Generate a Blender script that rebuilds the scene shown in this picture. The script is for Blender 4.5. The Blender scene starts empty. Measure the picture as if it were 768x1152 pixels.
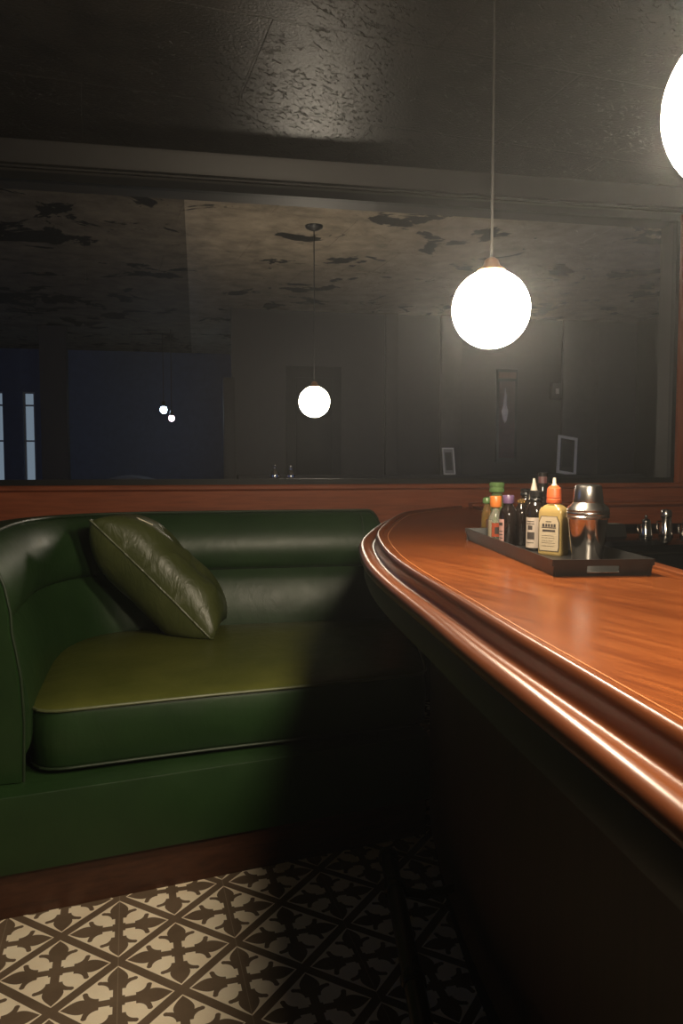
import bpy, bmesh, math, random
from mathutils import Vector, Matrix
random.seed(7)
PI = math.pi
SC = bpy.context.scene
COL = SC.collection

# ------------------------------------------------------------------ survey of the place
F, HC, TH = 865.0, 1.20, math.radians(10.6)      # focal length (px), eye height, heading right of the wall normal
PITCH = math.atan(55 / F)
WY = 3.70                                        # the window wall
CEIL, FCEIL = 2.61, 2.81                         # ceiling here, ceiling of the room beyond
BAR = 0.98                                       # counter height
SEAT = 0.52


def P(lat, z):                                   # plan point: metres to the right of / ahead of the viewer -> wall axes
    return Vector((lat * math.cos(TH) + z * math.sin(TH), z * math.cos(TH) - lat * math.sin(TH)))


def ray(px, py):
    a, b = (px - 384) / F, (576 - py) / F
    fwd = math.cos(PITCH) + b * math.sin(PITCH)
    up = -math.sin(PITCH) + b * math.cos(PITCH)
    q = P(a, fwd)
    return Vector((q.x, q.y, up))


def at_z(px, py, z):
    d = ray(px, py)
    t = (z - HC) / d.z
    return Vector((d.x * t, d.y * t, z))


def at_y(px, py, y):
    d = ray(px, py)
    t = y / d.y
    return Vector((d.x * t, y, HC + d.z * t))


# ------------------------------------------------------------------ node helpers
class V:
    def __init__(s, nt, sock): s.nt, s.k = nt, sock
    def _m(s, op, *o):
        n = s.nt.nodes.new('ShaderNodeMath'); n.operation = op
        for i, x in enumerate((s,) + o):
            if isinstance(x, V): s.nt.links.new(x.k, n.inputs[i])
            else: n.inputs[i].default_value = x
        return V(s.nt, n.outputs[0])
    def __add__(s, o): return s._m('ADD', o)
    __radd__ = __add__
    def __sub__(s, o): return s._m('SUBTRACT', o)
    def __rsub__(s, o): return s._m('MULTIPLY', -1.0)._m('ADD', o)
    def __mul__(s, o): return s._m('MULTIPLY', o)
    __rmul__ = __mul__
    def __truediv__(s, o): return s._m('DIVIDE', o)
    def __pow__(s, o): return s._m('POWER', o)
    def lt(s, o): return s._m('LESS_THAN', o)
    def gt(s, o): return s._m('GREATER_THAN', o)
    def abs(s): return s._m('ABSOLUTE')
    def fract(s): return s._m('FRACT')
    def max(s, o): return s._m('MAXIMUM', o)
    def min(s, o): return s._m('MINIMUM', o)
    def sqrt(s): return s._m('SQRT')


def new_mat(name):
    m = bpy.data.materials.new(name); m.use_nodes = True
    nt = m.node_tree
    return m, nt, nt.nodes['Principled BSDF']


def setp(b, **kw):
    names = dict(color='Base Color', rough='Roughness', metal='Metallic', coat='Coat Weight', coat_rough='Coat Roughness',
                 trans='Transmission Weight', ior='IOR', spec='Specular IOR Level', emit='Emission Color', estr='Emission Strength',
                 sheen='Sheen Weight')
    for k, v in kw.items():
        if k in ('color', 'emit'): v = (*v, 1.0)
        b.inputs[names[k]].default_value = v


def coords(nt, scale=(1, 1, 1), rot=(0, 0, 0), kind='Object'):
    t = nt.nodes.new('ShaderNodeTexCoord'); m = nt.nodes.new('ShaderNodeMapping')
    m.inputs['Scale'].default_value = scale; m.inputs['Rotation'].default_value = rot
    m.vector_type = 'TEXTURE'                      # turn first, then stretch
    m.inputs['Scale'].default_value = tuple(1 / k for k in scale)
    nt.links.new(t.outputs[kind], m.inputs['Vector'])
    return m.outputs[0]


def noise(nt, vec, scale, detail=4, rough=0.6, dist=0.0):
    n = nt.nodes.new('ShaderNodeTexNoise')
    n.inputs['Scale'].default_value = scale; n.inputs['Detail'].default_value = detail
    n.inputs['Roughness'].default_value = rough; n.inputs['Distortion'].default_value = dist
    nt.links.new(vec, n.inputs['Vector'])
    return n.outputs['Fac']


def ramp(nt, fac, stops):
    r = nt.nodes.new('ShaderNodeValToRGB')
    while len(r.color_ramp.elements) < len(stops): r.color_ramp.elements.new(0.5)
    for e, (p, c) in zip(r.color_ramp.elements, stops):
        e.position = p; e.color = (*c, 1) if len(c) == 3 else c
    nt.links.new(fac, r.inputs[0])
    return r.outputs[0]


def bump(nt, b, height, strength, dist, chain=None):
    n = nt.nodes.new('ShaderNodeBump')
    n.inputs['Strength'].default_value = strength; n.inputs['Distance'].default_value = dist
    nt.links.new(height, n.inputs['Height'])
    if chain is not None: nt.links.new(chain, n.inputs['Normal'])
    nt.links.new(n.outputs[0], b.inputs['Normal'])
    return n.outputs[0]


def plain(name, color, rough=0.5, var=0.12, **kw):
    m, nt, b = new_mat(name)
    setp(b, color=color, rough=rough, **kw)
    if var:
        n = noise(nt, coords(nt), 14, 3)
        lo = tuple(max(0, c * (1 - var)) for c in color); hi = tuple(c * (1 + var) for c in color)
        nt.links.new(ramp(nt, n, [(0.3, lo), (0.7, hi)]), b.inputs['Base Color'])
    return m


def leather(name, c1, c2, rough, wrinkle=0.35):
    m, nt, b = new_mat(name)
    v = coords(nt)
    n = noise(nt, v, 5, 5, 0.6, 0.4)
    nt.links.new(ramp(nt, n, [(0.3, c1), (0.72, c2)]), b.inputs['Base Color'])
    setp(b, rough=rough, spec=0.36)
    g = nt.nodes.new('ShaderNodeTexVoronoi'); g.inputs['Scale'].default_value = 420
    nt.links.new(v, g.inputs['Vector'])
    b1 = bump(nt, b, g.outputs['Distance'], 0.12, 0.001)
    w = noise(nt, coords(nt, (1, 1, 0.45)), 20, 3, 0.55, 0.8)
    b2 = bump(nt, b, w, wrinkle, 0.004, b1)
    rr = noise(nt, v, 11, 4)
    r = nt.nodes.new('ShaderNodeMapRange'); r.inputs['To Min'].default_value = rough - 0.08; r.inputs['To Max'].default_value = rough + 0.1
    nt.links.new(rr, r.inputs['Value']); nt.links.new(r.outputs[0], b.inputs['Roughness'])
    return m


def wood(name, dark, mid, light, rough, rotz=0.0, scale=1.0, coat=0.0, axis='x', bumpy=0.05, spec=0.5):
    m, nt, b = new_mat(name)
    sc = {'x': (1.1, 16, 16), 'y': (16, 1.1, 16), 'z': (16, 16, 1.1)}[axis]
    v = coords(nt, tuple(s * scale for s in sc), (0, 0, rotz))
    n1 = noise(nt, v, 2.2, 6, 0.62, 1.1)
    sc2 = tuple(s * 2.6 * scale for s in sc)
    n2 = noise(nt, coords(nt, sc2, (0, 0, rotz)), 3.0, 3, 0.5)
    mx = nt.nodes.new('ShaderNodeMix'); mx.data_type = 'FLOAT'; mx.inputs[0].default_value = 0.35
    nt.links.new(n1, mx.inputs[2]); nt.links.new(n2, mx.inputs[3])
    nt.links.new(ramp(nt, mx.outputs[0], [(0.30, dark), (0.5, mid), (0.70, light)]), b.inputs['Base Color'])
    setp(b, rough=rough, coat=coat, coat_rough=0.25, spec=spec)
    bump(nt, b, n2, bumpy, 0.001)
    return m


M = {}
M['leather'] = leather('green leather', (0.0105, 0.030, 0.0075), (0.0165, 0.043, 0.011), 0.41)
M['seat_leather'] = leather('olive worn leather', (0.060, 0.070, 0.012), (0.095, 0.102, 0.020), 0.36, 0.5)
M['pillow_leather'] = leather('olive pillow leather', (0.040, 0.050, 0.014), (0.065, 0.075, 0.022), 0.36, 1.0)
M['piping'] = plain('dark green piping', (0.018, 0.032, 0.014), 0.40)
M['seat_piping'] = plain('olive piping', (0.10, 0.115, 0.05), 0.40)
BA = math.radians(10.6 - 90)
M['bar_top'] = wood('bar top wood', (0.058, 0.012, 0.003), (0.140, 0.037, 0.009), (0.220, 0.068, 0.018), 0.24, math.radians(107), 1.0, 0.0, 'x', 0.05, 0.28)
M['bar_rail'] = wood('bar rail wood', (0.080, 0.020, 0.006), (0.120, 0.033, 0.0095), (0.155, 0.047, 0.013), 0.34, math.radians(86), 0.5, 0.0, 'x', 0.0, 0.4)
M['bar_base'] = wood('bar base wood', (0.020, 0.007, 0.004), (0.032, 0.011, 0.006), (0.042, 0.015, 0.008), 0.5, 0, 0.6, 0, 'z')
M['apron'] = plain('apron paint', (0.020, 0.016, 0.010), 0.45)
M['wall_wood'] = wood('wall panelling wood', (0.16, 0.042, 0.016), (0.23, 0.062, 0.024), (0.29, 0.082, 0.033), 0.55, 0, 1, 0, 'x', 0.05, 0.2)
M['wall_wood_v'] = wood('casing wood', (0.16, 0.042, 0.016), (0.23, 0.062, 0.024), (0.29, 0.082, 0.033), 0.55, 0, 1, 0, 'z', 0.05, 0.2)
M['kick'] = wood('kick board wood', (0.030, 0.010, 0.004), (0.055, 0.018, 0.007), (0.075, 0.026, 0.010), 0.5)
M['black_frame'] = plain('black frame', (0.006, 0.006, 0.006), 0.55, spec=0.25)
M['grey_trim'] = plain('dark grey trim', (0.016, 0.0145, 0.013), 0.5)
M['dark_wall'] = plain('dark wall paint', (0.020, 0.017, 0.014), 0.6)
M['brown_wall'] = plain('brown wall paint', (0.020, 0.017, 0.014), 0.6)
M['post'] = plain('grey brown boards', (0.050, 0.045, 0.036), 0.6)
M['blue_lit_wall'] = plain('wall paint tinted with blue light', (0.040, 0.072, 0.150), 0.7)  # blue light of the side room painted into the wall colour
M['far_floor'] = plain('far floor boards', (0.03, 0.022, 0.016), 0.4)
M['black_gloss'] = plain('black worktop', (0.004, 0.004, 0.004), 0.12, 0)
M['black_metal'] = plain('black metal', (0.010, 0.0095, 0.009), 0.38, 0.1)
M['rail_metal'] = plain('dark rail metal', (0.035, 0.028, 0.018), 0.32, 0.1, metal=0.9)
M['steel'] = plain('stainless steel', (0.62, 0.58, 0.54), 0.13, 0.03, metal=1.0)
M['brushed'] = plain('brushed steel', (0.50, 0.47, 0.44), 0.26, 0.05, metal=1.0)
M['brass'] = plain('aged brass', (0.42, 0.22, 0.10), 0.35, 0.1, metal=0.85)
M['cord'] = plain('cord cloth', (0.020, 0.018, 0.016), 0.6, 0)
M['cream'] = plain('cream paper', (0.28, 0.225, 0.15), 0.6, 0.06)
M['white_label'] = plain('white paper', (0.30, 0.245, 0.20), 0.6, 0.05)
M['pink_label'] = plain('pink paper', (0.34, 0.19, 0.165), 0.6, 0.05)
M['red_label'] = plain('red paper', (0.28, 0.045, 0.014), 0.5, 0.1)
M['ink'] = plain('dark ink', (0.03, 0.022, 0.018), 0.6, 0)
M['black_plastic'] = plain('black plastic', (0.010, 0.009, 0.009), 0.25, 0)
M['orange_plastic'] = plain('orange plastic', (0.46, 0.135, 0.026), 0.35, 0.05)
M['red_plastic'] = plain('red orange plastic', (0.40, 0.075, 0.022), 0.35, 0.05)
M['purple_plastic'] = plain('purple plastic', (0.085, 0.048, 0.10), 0.35, 0.05)
M['green_plastic'] = plain('green cap', (0.075, 0.13, 0.045), 0.2, 0.1)
M['nozzle'] = plain('white nozzle', (0.40, 0.34, 0.27), 0.4, 0.03)
M['mustard'] = plain('mustard bottle', (0.235, 0.165, 0.060), 0.22, 0.06)
M['mount_white'] = plain('picture mount', (0.30, 0.29, 0.26), 0.6, 0.04)
M['mount_pale'] = plain('pale frame paint', (0.90, 0.87, 0.80), 0.5, 0.03)
M['picture_dark'] = plain('picture print', (0.03, 0.03, 0.028), 0.5, 0.3)
M['painted_highlight'] = plain('painted highlight', (0.85, 0.80, 0.76), 0.5, 0.2)  # gleam on the hanging picture, put in as plain colour
M['maroon'] = plain('maroon print', (0.045, 0.016, 0.016), 0.45, 0.3)
M['upholstery'] = plain('grey upholstery', (0.12, 0.13, 0.15), 0.8, 0.1)
M['white_paint'] = plain('white joinery paint', (0.32, 0.33, 0.34), 0.5, 0.05)
M['stroke'] = plain('cream thread', (0.75, 0.70, 0.52), 0.5, 0)


def glassy(name, color, rough=0.05, trans=0.85, ior=1.45):
    m, nt, b = new_mat(name)
    setp(b, color=color, rough=rough, trans=trans, ior=ior)
    return m


M['green_glass'] = glassy('green glass', (0.35, 0.55, 0.22))
M['clear_glass'] = glassy('clear glass', (0.80, 0.82, 0.66))
M['amber_glass'] = glassy('amber glass', (0.50, 0.30, 0.10))
M['dark_glass'] = plain('dark sauce glass', (0.010, 0.007, 0.006), 0.08, 0)


def emitter(name, color, strength):
    m = bpy.data.materials.new(name); m.use_nodes = True
    nt = m.node_tree; nt.nodes.clear()
    e = nt.nodes.new('ShaderNodeEmission'); o = nt.nodes.new('ShaderNodeOutputMaterial')
    e.inputs[0].default_value = (*color, 1); e.inputs[1].default_value = strength
    nt.links.new(e.outputs[0], o.inputs[0])
    return m


LAMP_L = 185.0
M['globe'] = emitter('lit opal globe', (1.0, 0.84, 0.62), LAMP_L)
M['far_globe'] = emitter('lit opal globe beyond', (1.0, 0.86, 0.66), 62)
M['bulb_blue'] = emitter('cold bulb', (0.55, 0.78, 1.0), 60)
M['bulb_pink'] = emitter('pinkish bulb', (1.0, 0.72, 0.80), 8)
M['lit_pane'] = emitter('street lit pane', (0.46, 0.60, 0.74), 0.34)


def ceiling_mat(name, col, peel, rough=0.34, spec=0.3, flake=0.011):
    m, nt, b = new_mat(name)
    v = coords(nt)
    big = noise(nt, v, 2.3, 6, 0.62, 0.6)
    patch = ramp(nt, big, [(peel, (1, 1, 1)), (peel + 0.02, (0, 0, 0))])
    tone = noise(nt, v, 7, 4)
    c = ramp(nt, tone, [(0.3, tuple(x * 0.6 for x in col)), (0.7, tuple(x * 1.3 for x in col))])
    mx = nt.nodes.new('ShaderNodeMix'); mx.data_type = 'RGBA'
    nt.links.new(patch, mx.inputs[0]); nt.links.new(c, mx.inputs[6]); mx.inputs[7].default_value = (0.006, 0.005, 0.004, 1)
    nt.links.new(mx.outputs[2], b.inputs['Base Color'])
    setp(b, rough=rough, spec=spec)
    # board joints, lumps and flaking paint
    br = nt.nodes.new('ShaderNodeTexBrick')
    nt.links.new(coords(nt, (1, 1, 1), (0, 0, 0.13)), br.inputs['Vector'])
    br.inputs['Scale'].default_value = 1.0; br.inputs['Brick Width'].default_value = 1.15; br.inputs['Row Height'].default_value = 0.62
    br.inputs['Mortar Size'].default_value = 0.006; br.inputs['Mortar Smooth'].default_value = 0.3
    b1 = bump(nt, b, br.outputs['Fac'], 0.8, -0.012)
    fine = noise(nt, v, 95, 3, 0.6)
    b2 = bump(nt, b, fine, 0.6, 0.0030, b1)
    fl = noise(nt, coords(nt, (1, 1.7, 1), (0, 0, 0.5)), 30, 5, 0.65, 1.0)
    where = ramp(nt, noise(nt, v, 2.1, 3, 0.6), [(0.42, (0, 0, 0)), (0.58, (1, 1, 1))])
    flk = ramp(nt, fl, [(0.57, (0, 0, 0)), (0.66, (1, 1, 1))])
    mul = nt.nodes.new('ShaderNodeMix'); mul.data_type = 'RGBA'; mul.blend_type = 'MULTIPLY'; mul.inputs[0].default_value = 1
    nt.links.new(flk, mul.inputs[6]); nt.links.new(where, mul.inputs[7])
    b3 = bump(nt, b, mul.outputs[2], 1.0, flake, b2)
    sc = noise(nt, coords(nt, (9, 1.6, 1), (0, 0, -0.7)), 6, 4, 0.6, 0.5)
    bump(nt, b, ramp(nt, sc, [(0.66, (0, 0, 0)), (0.70, (1, 1, 1))]), 1.0, flake * 0.8, b3)
    return m


M['ceiling'] = ceiling_mat('black flaking ceiling paint', (0.020, 0.018, 0.015), 0.30)
M['far_ceiling'] = ceiling_mat('brown flaking ceiling paint', (0.30, 0.247, 0.18), 0.40, 0.55, 0.15, 0.004)

M['dimmed_ceiling'] = ceiling_mat('flaking ceiling paint with painted shade', (0.130, 0.108, 0.082), 0.42, 0.7, 0.08, 0.003)  # darker copy: dimness away from the far lamp painted into the colour


def floor_mat():
    m, nt, b = new_mat('patterned cement tiles')
    t = nt.nodes.new('ShaderNodeTexCoord'); s = nt.nodes.new('ShaderNodeSeparateXYZ')
    nt.links.new(t.outputs['Object'], s.inputs[0])
    x, y = V(nt, s.outputs[0]), V(nt, s.outputs[1])
    o = at_z(133, 1081.7, 0)
    ang = math.radians(-29.6 - 10.6)
    side = 0.2005
    ca, sa = math.cos(ang) / side, math.sin(ang) / side
    dx, dy = x - o.x, y - o.y
    a, c = dx * ca + dy * sa, dy * ca - dx * sa
    fa, fb = a.fract() - 0.5, c.fract() - 0.5
    u, w = (fa + fb).abs(), (fb - fa).abs()
    band = (fa.abs().max(fb.abs()) * 2).gt(0.885)
    U, W = u.max(w), u.min(w)
    stem = W.lt(0.072) * U.lt(0.50)
    hub = U.lt(0.115)
    tt = ((U - 0.37) / 0.49).max(0.0001).min(1.0)
    hw = (tt ** 0.75) * ((1.0 - tt) ** 1.2) * 0.60
    petal = W.lt(hw) * U.gt(0.37)
    cx = 0.285
    d = ((U - cx) ** 2 + (W - cx) ** 2).sqrt()
    ring = (d - 0.205).abs().lt(0.062 - (W * 0.085)) * U.gt(cx) * W.lt(0.27)
    tip = (((U - 0.495) ** 2) + ((W - 0.275) ** 2)).sqrt().lt(0.043)
    motif = stem.max(hub).max(petal).max(ring).max(tip).max(band)
    # faint joint between the square tiles
    jt = ((a + c) * 0.5).fract() - 0.5
    joint = jt.abs().gt(0.4965)
    v = coords(nt)
    n1 = noise(nt, v, 9, 5)
    cream = ramp(nt, n1, [(0.3, (0.80, 0.67, 0.49)), (0.7, (0.88, 0.78, 0.60))])
    brown = ramp(nt, n1, [(0.3, (0.115, 0.078, 0.050)), (0.7, (0.165, 0.115, 0.075))])
    mx = nt.nodes.new('ShaderNodeMix'); mx.data_type = 'RGBA'
    nt.links.new(motif.k, mx.inputs[0]); nt.links.new(cream, mx.inputs[6]); nt.links.new(brown, mx.inputs[7])
    m2 = nt.nodes.new('ShaderNodeMix'); m2.data_type = 'RGBA'
    nt.links.new((joint * 0.55).k, m2.inputs[0]); nt.links.new(mx.outputs[2], m2.inputs[6]); m2.inputs[7].default_value = (0.30, 0.24, 0.17, 1)
    nt.links.new(m2.outputs[2], b.inputs['Base Color'])
    setp(b, rough=0.5, spec=0.3)
    bump(nt, b, n1, 0.05, 0.002)
    return m


M['floor'] = floor_mat()

# the pane: slightly smoky, dusty glass with a soft sheen
def pane_mat():
    m = bpy.data.materials.new('smoky dusty glass'); m.use_nodes = True
    nt = m.node_tree; nt.nodes.clear()
    tr = nt.nodes.new('ShaderNodeBsdfTransparent'); gl = nt.nodes.new('ShaderNodeBsdfGlossy')
    mx = nt.nodes.new('ShaderNodeMixShader'); o = nt.nodes.new('ShaderNodeOutputMaterial')
    tr.inputs[0].default_value = (0.93, 0.935, 0.945, 1)
    gl.inputs[0].default_value = (0.8, 0.8, 0.8, 1); gl.inputs['Roughness'].default_value = 0.55
    mx.inputs[0].default_value = 0.004
    nt.links.new(tr.outputs[0], mx.inputs[1]); nt.links.new(gl.outputs[0], mx.inputs[2]); nt.links.new(mx.outputs[0], o.inputs[0])
    return m


M['pane'] = pane_mat()


# ------------------------------------------------------------------ mesh helpers
def box(bm, x0, x1, y0, y1, z0, z1, bev=0.0):
    vs = [bm.verts.new((x, y, z)) for z in (z0, z1) for y in (y0, y1) for x in (x0, x1)]
    fs = [bm.faces.new([vs[i] for i in f]) for f in ((0, 2, 3, 1), (4, 5, 7, 6), (0, 1, 5, 4), (2, 6, 7, 3), (0, 4, 6, 2), (1, 3, 7, 5))]
    if bev:
        es = list({e for f in fs for e in f.edges})
        bmesh.ops.bevel(bm, geom=es, offset=bev, segments=2, affect='EDGES', profile=0.5)
    return vs


def rings(bm, rows, close=True, cap0=True, cap1=True):
    """loft through rows of points; close = each row is a loop"""
    vr = [[bm.verts.new(p) for p in r] for r in rows]
    n = len(vr[0])
    for a, b in zip(vr, vr[1:]):
        for i in range(n if close else n - 1):
            j = (i + 1) % n
            bm.faces.new((a[i], a[j], b[j], b[i]))
    if close and cap0: bm.faces.new(list(reversed(vr[0])))
    if close and cap1: bm.faces.new(vr[-1])
    return vr


def lathe(bm, prof, c=(0, 0, 0), seg=32, cap0=True, cap1=True):
    rows = []
    for r, z in prof:
        r = max(r, 0.0002)
        rows.append([(c[0] + r * math.cos(2 * PI * i / seg), c[1] + r * math.sin(2 * PI * i / seg), c[2] + z) for i in range(seg)])
    return rings(bm, rows, True, cap0, cap1)


def catmull(pts, n=10):
    pts = [Vector(p) for p in pts]
    ext = [pts[0] * 2 - pts[1]] + pts + [pts[-1] * 2 - pts[-2]]
    out = []
    for i in range(1, len(ext) - 2):
        p0, p1, p2, p3 = ext[i - 1:i + 3]
        for k in range(n):
            t = k / n
            out.append(0.5 * ((2 * p1) + (p2 - p0) * t + (2 * p0 - 5 * p1 + 4 * p2 - p3) * t * t + (3 * p1 - p0 - 3 * p2 + p3) * t ** 3))
    out.append(pts[-1])
    return out


def resample(pts, step):
    out = [pts[0]]; acc = 0.0
    for a, b in zip(pts, pts[1:]):
        L = (b - a).length
        if L < 1e-9: continue
        s = step - acc
        while s <= L:
            out.append(a + (b - a) * (s / L)); s += step
        acc = L - (s - step)
    if (out[-1] - pts[-1]).length > step * 0.3: out.append(pts[-1])
    else: out[-1] = pts[-1]
    return out


def normals2(path):
    ns = []
    for i in range(len(path)):
        t = (path[min(i + 1, len(path) - 1)] - path[max(i - 1, 0)]).normalized()
        ns.append(Vector((t.y, -t.x)))
    return ns


def offset(path, u):
    return [p + n * u for p, n in zip(path, normals2(path))]


def sweep(bm, path, prof, closed=True, caps=True):
    """prof: (u, z) with u measured to the right of the direction of travel"""
    ns = normals2(path)
    rows = [[(p.x + n.x * u, p.y + n.y * u, z) for u, z in prof] for p, n in zip(path, ns)]
    return rings(bm, rows, closed, caps, caps)


def tube(bm, pts, r, seg=10, caps=True):
    pts = [Vector(p) for p in pts]
    rows = []; prev = None
    for i, p in enumerate(pts):
        t = (pts[min(i + 1, len(pts) - 1)] - pts[max(i - 1, 0)]).normalized()
        if prev is None:
            up = Vector((0, 0, 1)) if abs(t.z) < 0.9 else Vector((1, 0, 0))
            a = t.cross(up).normalized()
        else:
            a = (prev - t * prev.dot(t)).normalized()
        prev = a; b = t.cross(a)
        rr = r[i] if isinstance(r, (list, tuple)) else r
        rows.append([p + (a * math.cos(2 * PI * k / seg) + b * math.sin(2 * PI * k / seg)) * rr for k in range(seg)])
    rings(bm, rows, True, caps, caps)


def prism(bm, poly, z0, z1, bev=0.0, seg=3):
    lo = [bm.verts.new((p[0], p[1], z0)) for p in poly]; hi = [bm.verts.new((p[0], p[1], z1)) for p in poly]
    n = len(poly)
    bm.faces.new(list(reversed(lo))); bm.faces.new(hi)
    sides = [bm.faces.new((lo[i], lo[(i + 1) % n], hi[(i + 1) % n], hi[i])) for i in range(n)]
    if bev:
        es = [e for v in lo + hi for e in v.link_edges if (e.verts[0] in lo) == (e.verts[1] in lo)]
        bmesh.ops.bevel(bm, geom=list(set(es)), offset=bev, segments=seg, affect='EDGES', profile=0.5)


def ball(bm, c, r, sz=1.0, u=28, v=18):
    mt = Matrix.Translation(Vector(c)) @ Matrix.Diagonal((r, r, r * sz, 1))
    bmesh.ops.create_uvsphere(bm, u_segments=u, v_segments=v, radius=1.0, matrix=mt)


def obj(name, bm, mat, parent=None, smooth=True, angle=40, **props):
    bmesh.ops.recalc_face_normals(bm, faces=bm.faces[:])
    base = Vector((0, 0, 0))
    if parent is not None:
        q = parent
        while q is not None:
            base += q.location; q = q.parent
        bmesh.ops.translate(bm, verts=bm.verts[:], vec=-base)
    me = bpy.data.meshes.new(name); bm.to_mesh(me); bm.free()
    me.materials.append(M[mat] if isinstance(mat, str) else mat)
    if smooth:
        me.polygons.foreach_set('use_smooth', [True] * len(me.polygons))
        me.set_sharp_from_angle(angle=math.radians(angle))
    o = bpy.data.objects.new(name, me); COL.objects.link(o)
    if parent is not None: o.parent = parent
    for k, v in props.items(): o[k] = v
    return o


def B(): return bmesh.new()


def thing(name, loc, label, cat, group=None):
    o = bpy.data.objects.new(name, None); COL.objects.link(o)
    o.location = loc; o.empty_display_size = 0.1
    o['label'] = label; o['category'] = cat
    if group: o['group'] = group
    return o


def struct(name, bm, mat, parent=None, **kw):
    o = obj(name, bm, mat, parent, **kw)
    if parent is None: o['kind'] = 'structure'
    return o


def slab(name, mat, *a, **kw):
    bm = B(); box(bm, *a); return struct(name, bm, mat, **kw)


# ------------------------------------------------------------------ the room
RX0, RX1, RY0 = -2.6, 3.0, -2.4
FY = 8.2                                          # far wall of the room beyond
bm = B(); box(bm, RX0, RX1, RY0, WY + 0.14, -0.1, 0.0); struct('floor', bm, 'floor')
slab('ceiling', 'ceiling', RX0, RX1, RY0, WY + 0.14, CEIL, CEIL + 0.5)
slab('wall_right', 'dark_wall', RX1, RX1 + 0.12, RY0, WY, 0, CEIL)
slab('wall_rear', 'dark_wall', RX0, RX1, RY0 - 0.12, RY0, 0, CEIL)

WX0 = -1.95
WX1 = at_y(756, 450, WY).x
WZ0 = at_y(384, 541, WY).z
WZ1 = at_y(330, 221, WY).z
bm = B()                                          # the wall with its long opening
box(bm, RX0, RX1, WY, WY + 0.14, 0, WZ0)
box(bm, RX0, RX1, WY, WY + 0.14, WZ1, CEIL)
box(bm, RX0, WX0, WY, WY + 0.14, WZ0, WZ1)
box(bm, WX1, RX1, WY, WY + 0.14, WZ0, WZ1)
struct('wall_back', bm, 'dark_wall')

w1 = bpy.data.objects.new('window_1', None); COL.objects.link(w1); w1.location = (0, WY, WZ0); w1['kind'] = 'structure'
bm = B(); fw = 0.028
box(bm, WX0 - 0.01, WX1 + 0.012, WY - 0.012, WY + 0.02, WZ0 - 0.016, WZ0 + fw * 0.4)
box(bm, WX0 - 0.01, WX1 + 0.012, WY - 0.014, WY + 0.02, WZ1 - 0.004, WZ1 + 0.030)
box(bm, WX1 - 0.008, WX1 + 0.014, WY - 0.012, WY + 0.02, WZ0 + fw * 0.4, WZ1 - 0.004)
box(bm, WX0 - 0.014, WX0 + 0.008, WY - 0.012, WY + 0.02, WZ0 + fw * 0.4, WZ1 - 0.004)
obj('window_frame', bm, 'black_frame', w1)
bm = B(); box(bm, WX0 + 0.004, WX1 - 0.004, WY + 0.006, WY + 0.012, WZ0 + 0.004, WZ1 - 0.002)
obj('window_pane', bm, 'pane', w1, smooth=False)

# wood band under the window: cap moulding, board, lower ledge behind the bar
bm = B()
prof = [(0, 0), (-0.030, 0), (-0.036, -0.006), (-0.036, -0.020), (-0.026, -0.026), (-0.020, -0.030), (-0.020, -0.20), (0, -0.20)]
zt = WZ0 - 0.016
rings(bm, [[(x, WY + a, zt + b) for a, b in prof] for x in (RX0, RX1)])
struct('trim_1', bm, 'wall_wood', angle=30)
ZL = at_y(730, 564, WY - 0.07).z
ZB = at_y(730, 589, WY - 0.04).z
bm = B()
prof = [(-0.020, 0.0), (-0.070, 0.0), (-0.078, -0.006), (-0.078, -0.014), (-0.070, -0.022), (-0.045, -0.030), (-0.045, ZB - ZL), (-0.0, ZB - ZL), (0, 0)]
xs = P(0.66, 3.75).x
rings(bm, [[(x, WY + a, ZL + b) for a, b in prof] for x in (xs, RX1)])
struct('trim_2', bm, 'wall_wood', angle=30)
bm = B(); box(bm, WX1 + 0.014, WX1 + 0.16, WY - 0.03, WY + 0.0, WZ0 - 0.016, WZ1 + 0.03, 0.006)
struct('trim_3', bm, 'wall_wood_v')
# header and crown over the window
ZC = at_y(225, 203, WY).z
bm = B()
prof = [(0, 0), (-0.022, 0.0), (-0.026, 0.006), (-0.022, 0.012), (-0.018, 0.020), (-0.028, 0.040), (-0.048, CEIL - ZC - 0.012), (-0.056, CEIL - ZC), (0, CEIL - ZC)]
rings(bm, [[(x, WY + a, ZC + b) for a, b in prof] for x in (RX0, RX1)])
struct('trim_4', bm, 'grey_trim', angle=30)

# left wall with an unseen window added for the blue glint on the bar
bm = B()
wy0, wy1, wz0, wz1 = 1.7, 3.3, 1.05, 2.0
box(bm, RX0 - 0.12, RX0, RY0, wy0, 0, CEIL); box(bm, RX0 - 0.12, RX0, wy1, WY, 0, CEIL)
box(bm, RX0 - 0.12, RX0, wy0, wy1, 0, wz0); box(bm, RX0 - 0.12, RX0, wy0, wy1, wz1, CEIL)
struct('wall_left', bm, 'dark_wall')
w2 = bpy.data.objects.new('window_2', None); COL.objects.link(w2); w2.location = (RX0, (wy0 + wy1) / 2, wz0); w2['kind'] = 'structure'
bm = B()
for a, b in ((wy0, wy0 + 0.05), (wy1 - 0.05, wy1), (2.475, 2.525),): box(bm, RX0 - 0.08, RX0 - 0.02, a, b, wz0, wz1)
for a, b in ((wz0, wz0 + 0.05), (wz1 - 0.05, wz1)): box(bm, RX0 - 0.081, RX0 - 0.019, wy0, wy1, a, b)
obj('window_frame', bm, 'black_frame', w2)
bm = B(); box(bm, RX0 - 0.053, RX0 - 0.047, wy0, wy1, wz0, wz1); obj('window_pane', bm, 'pane', w2, smooth=False)

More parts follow.
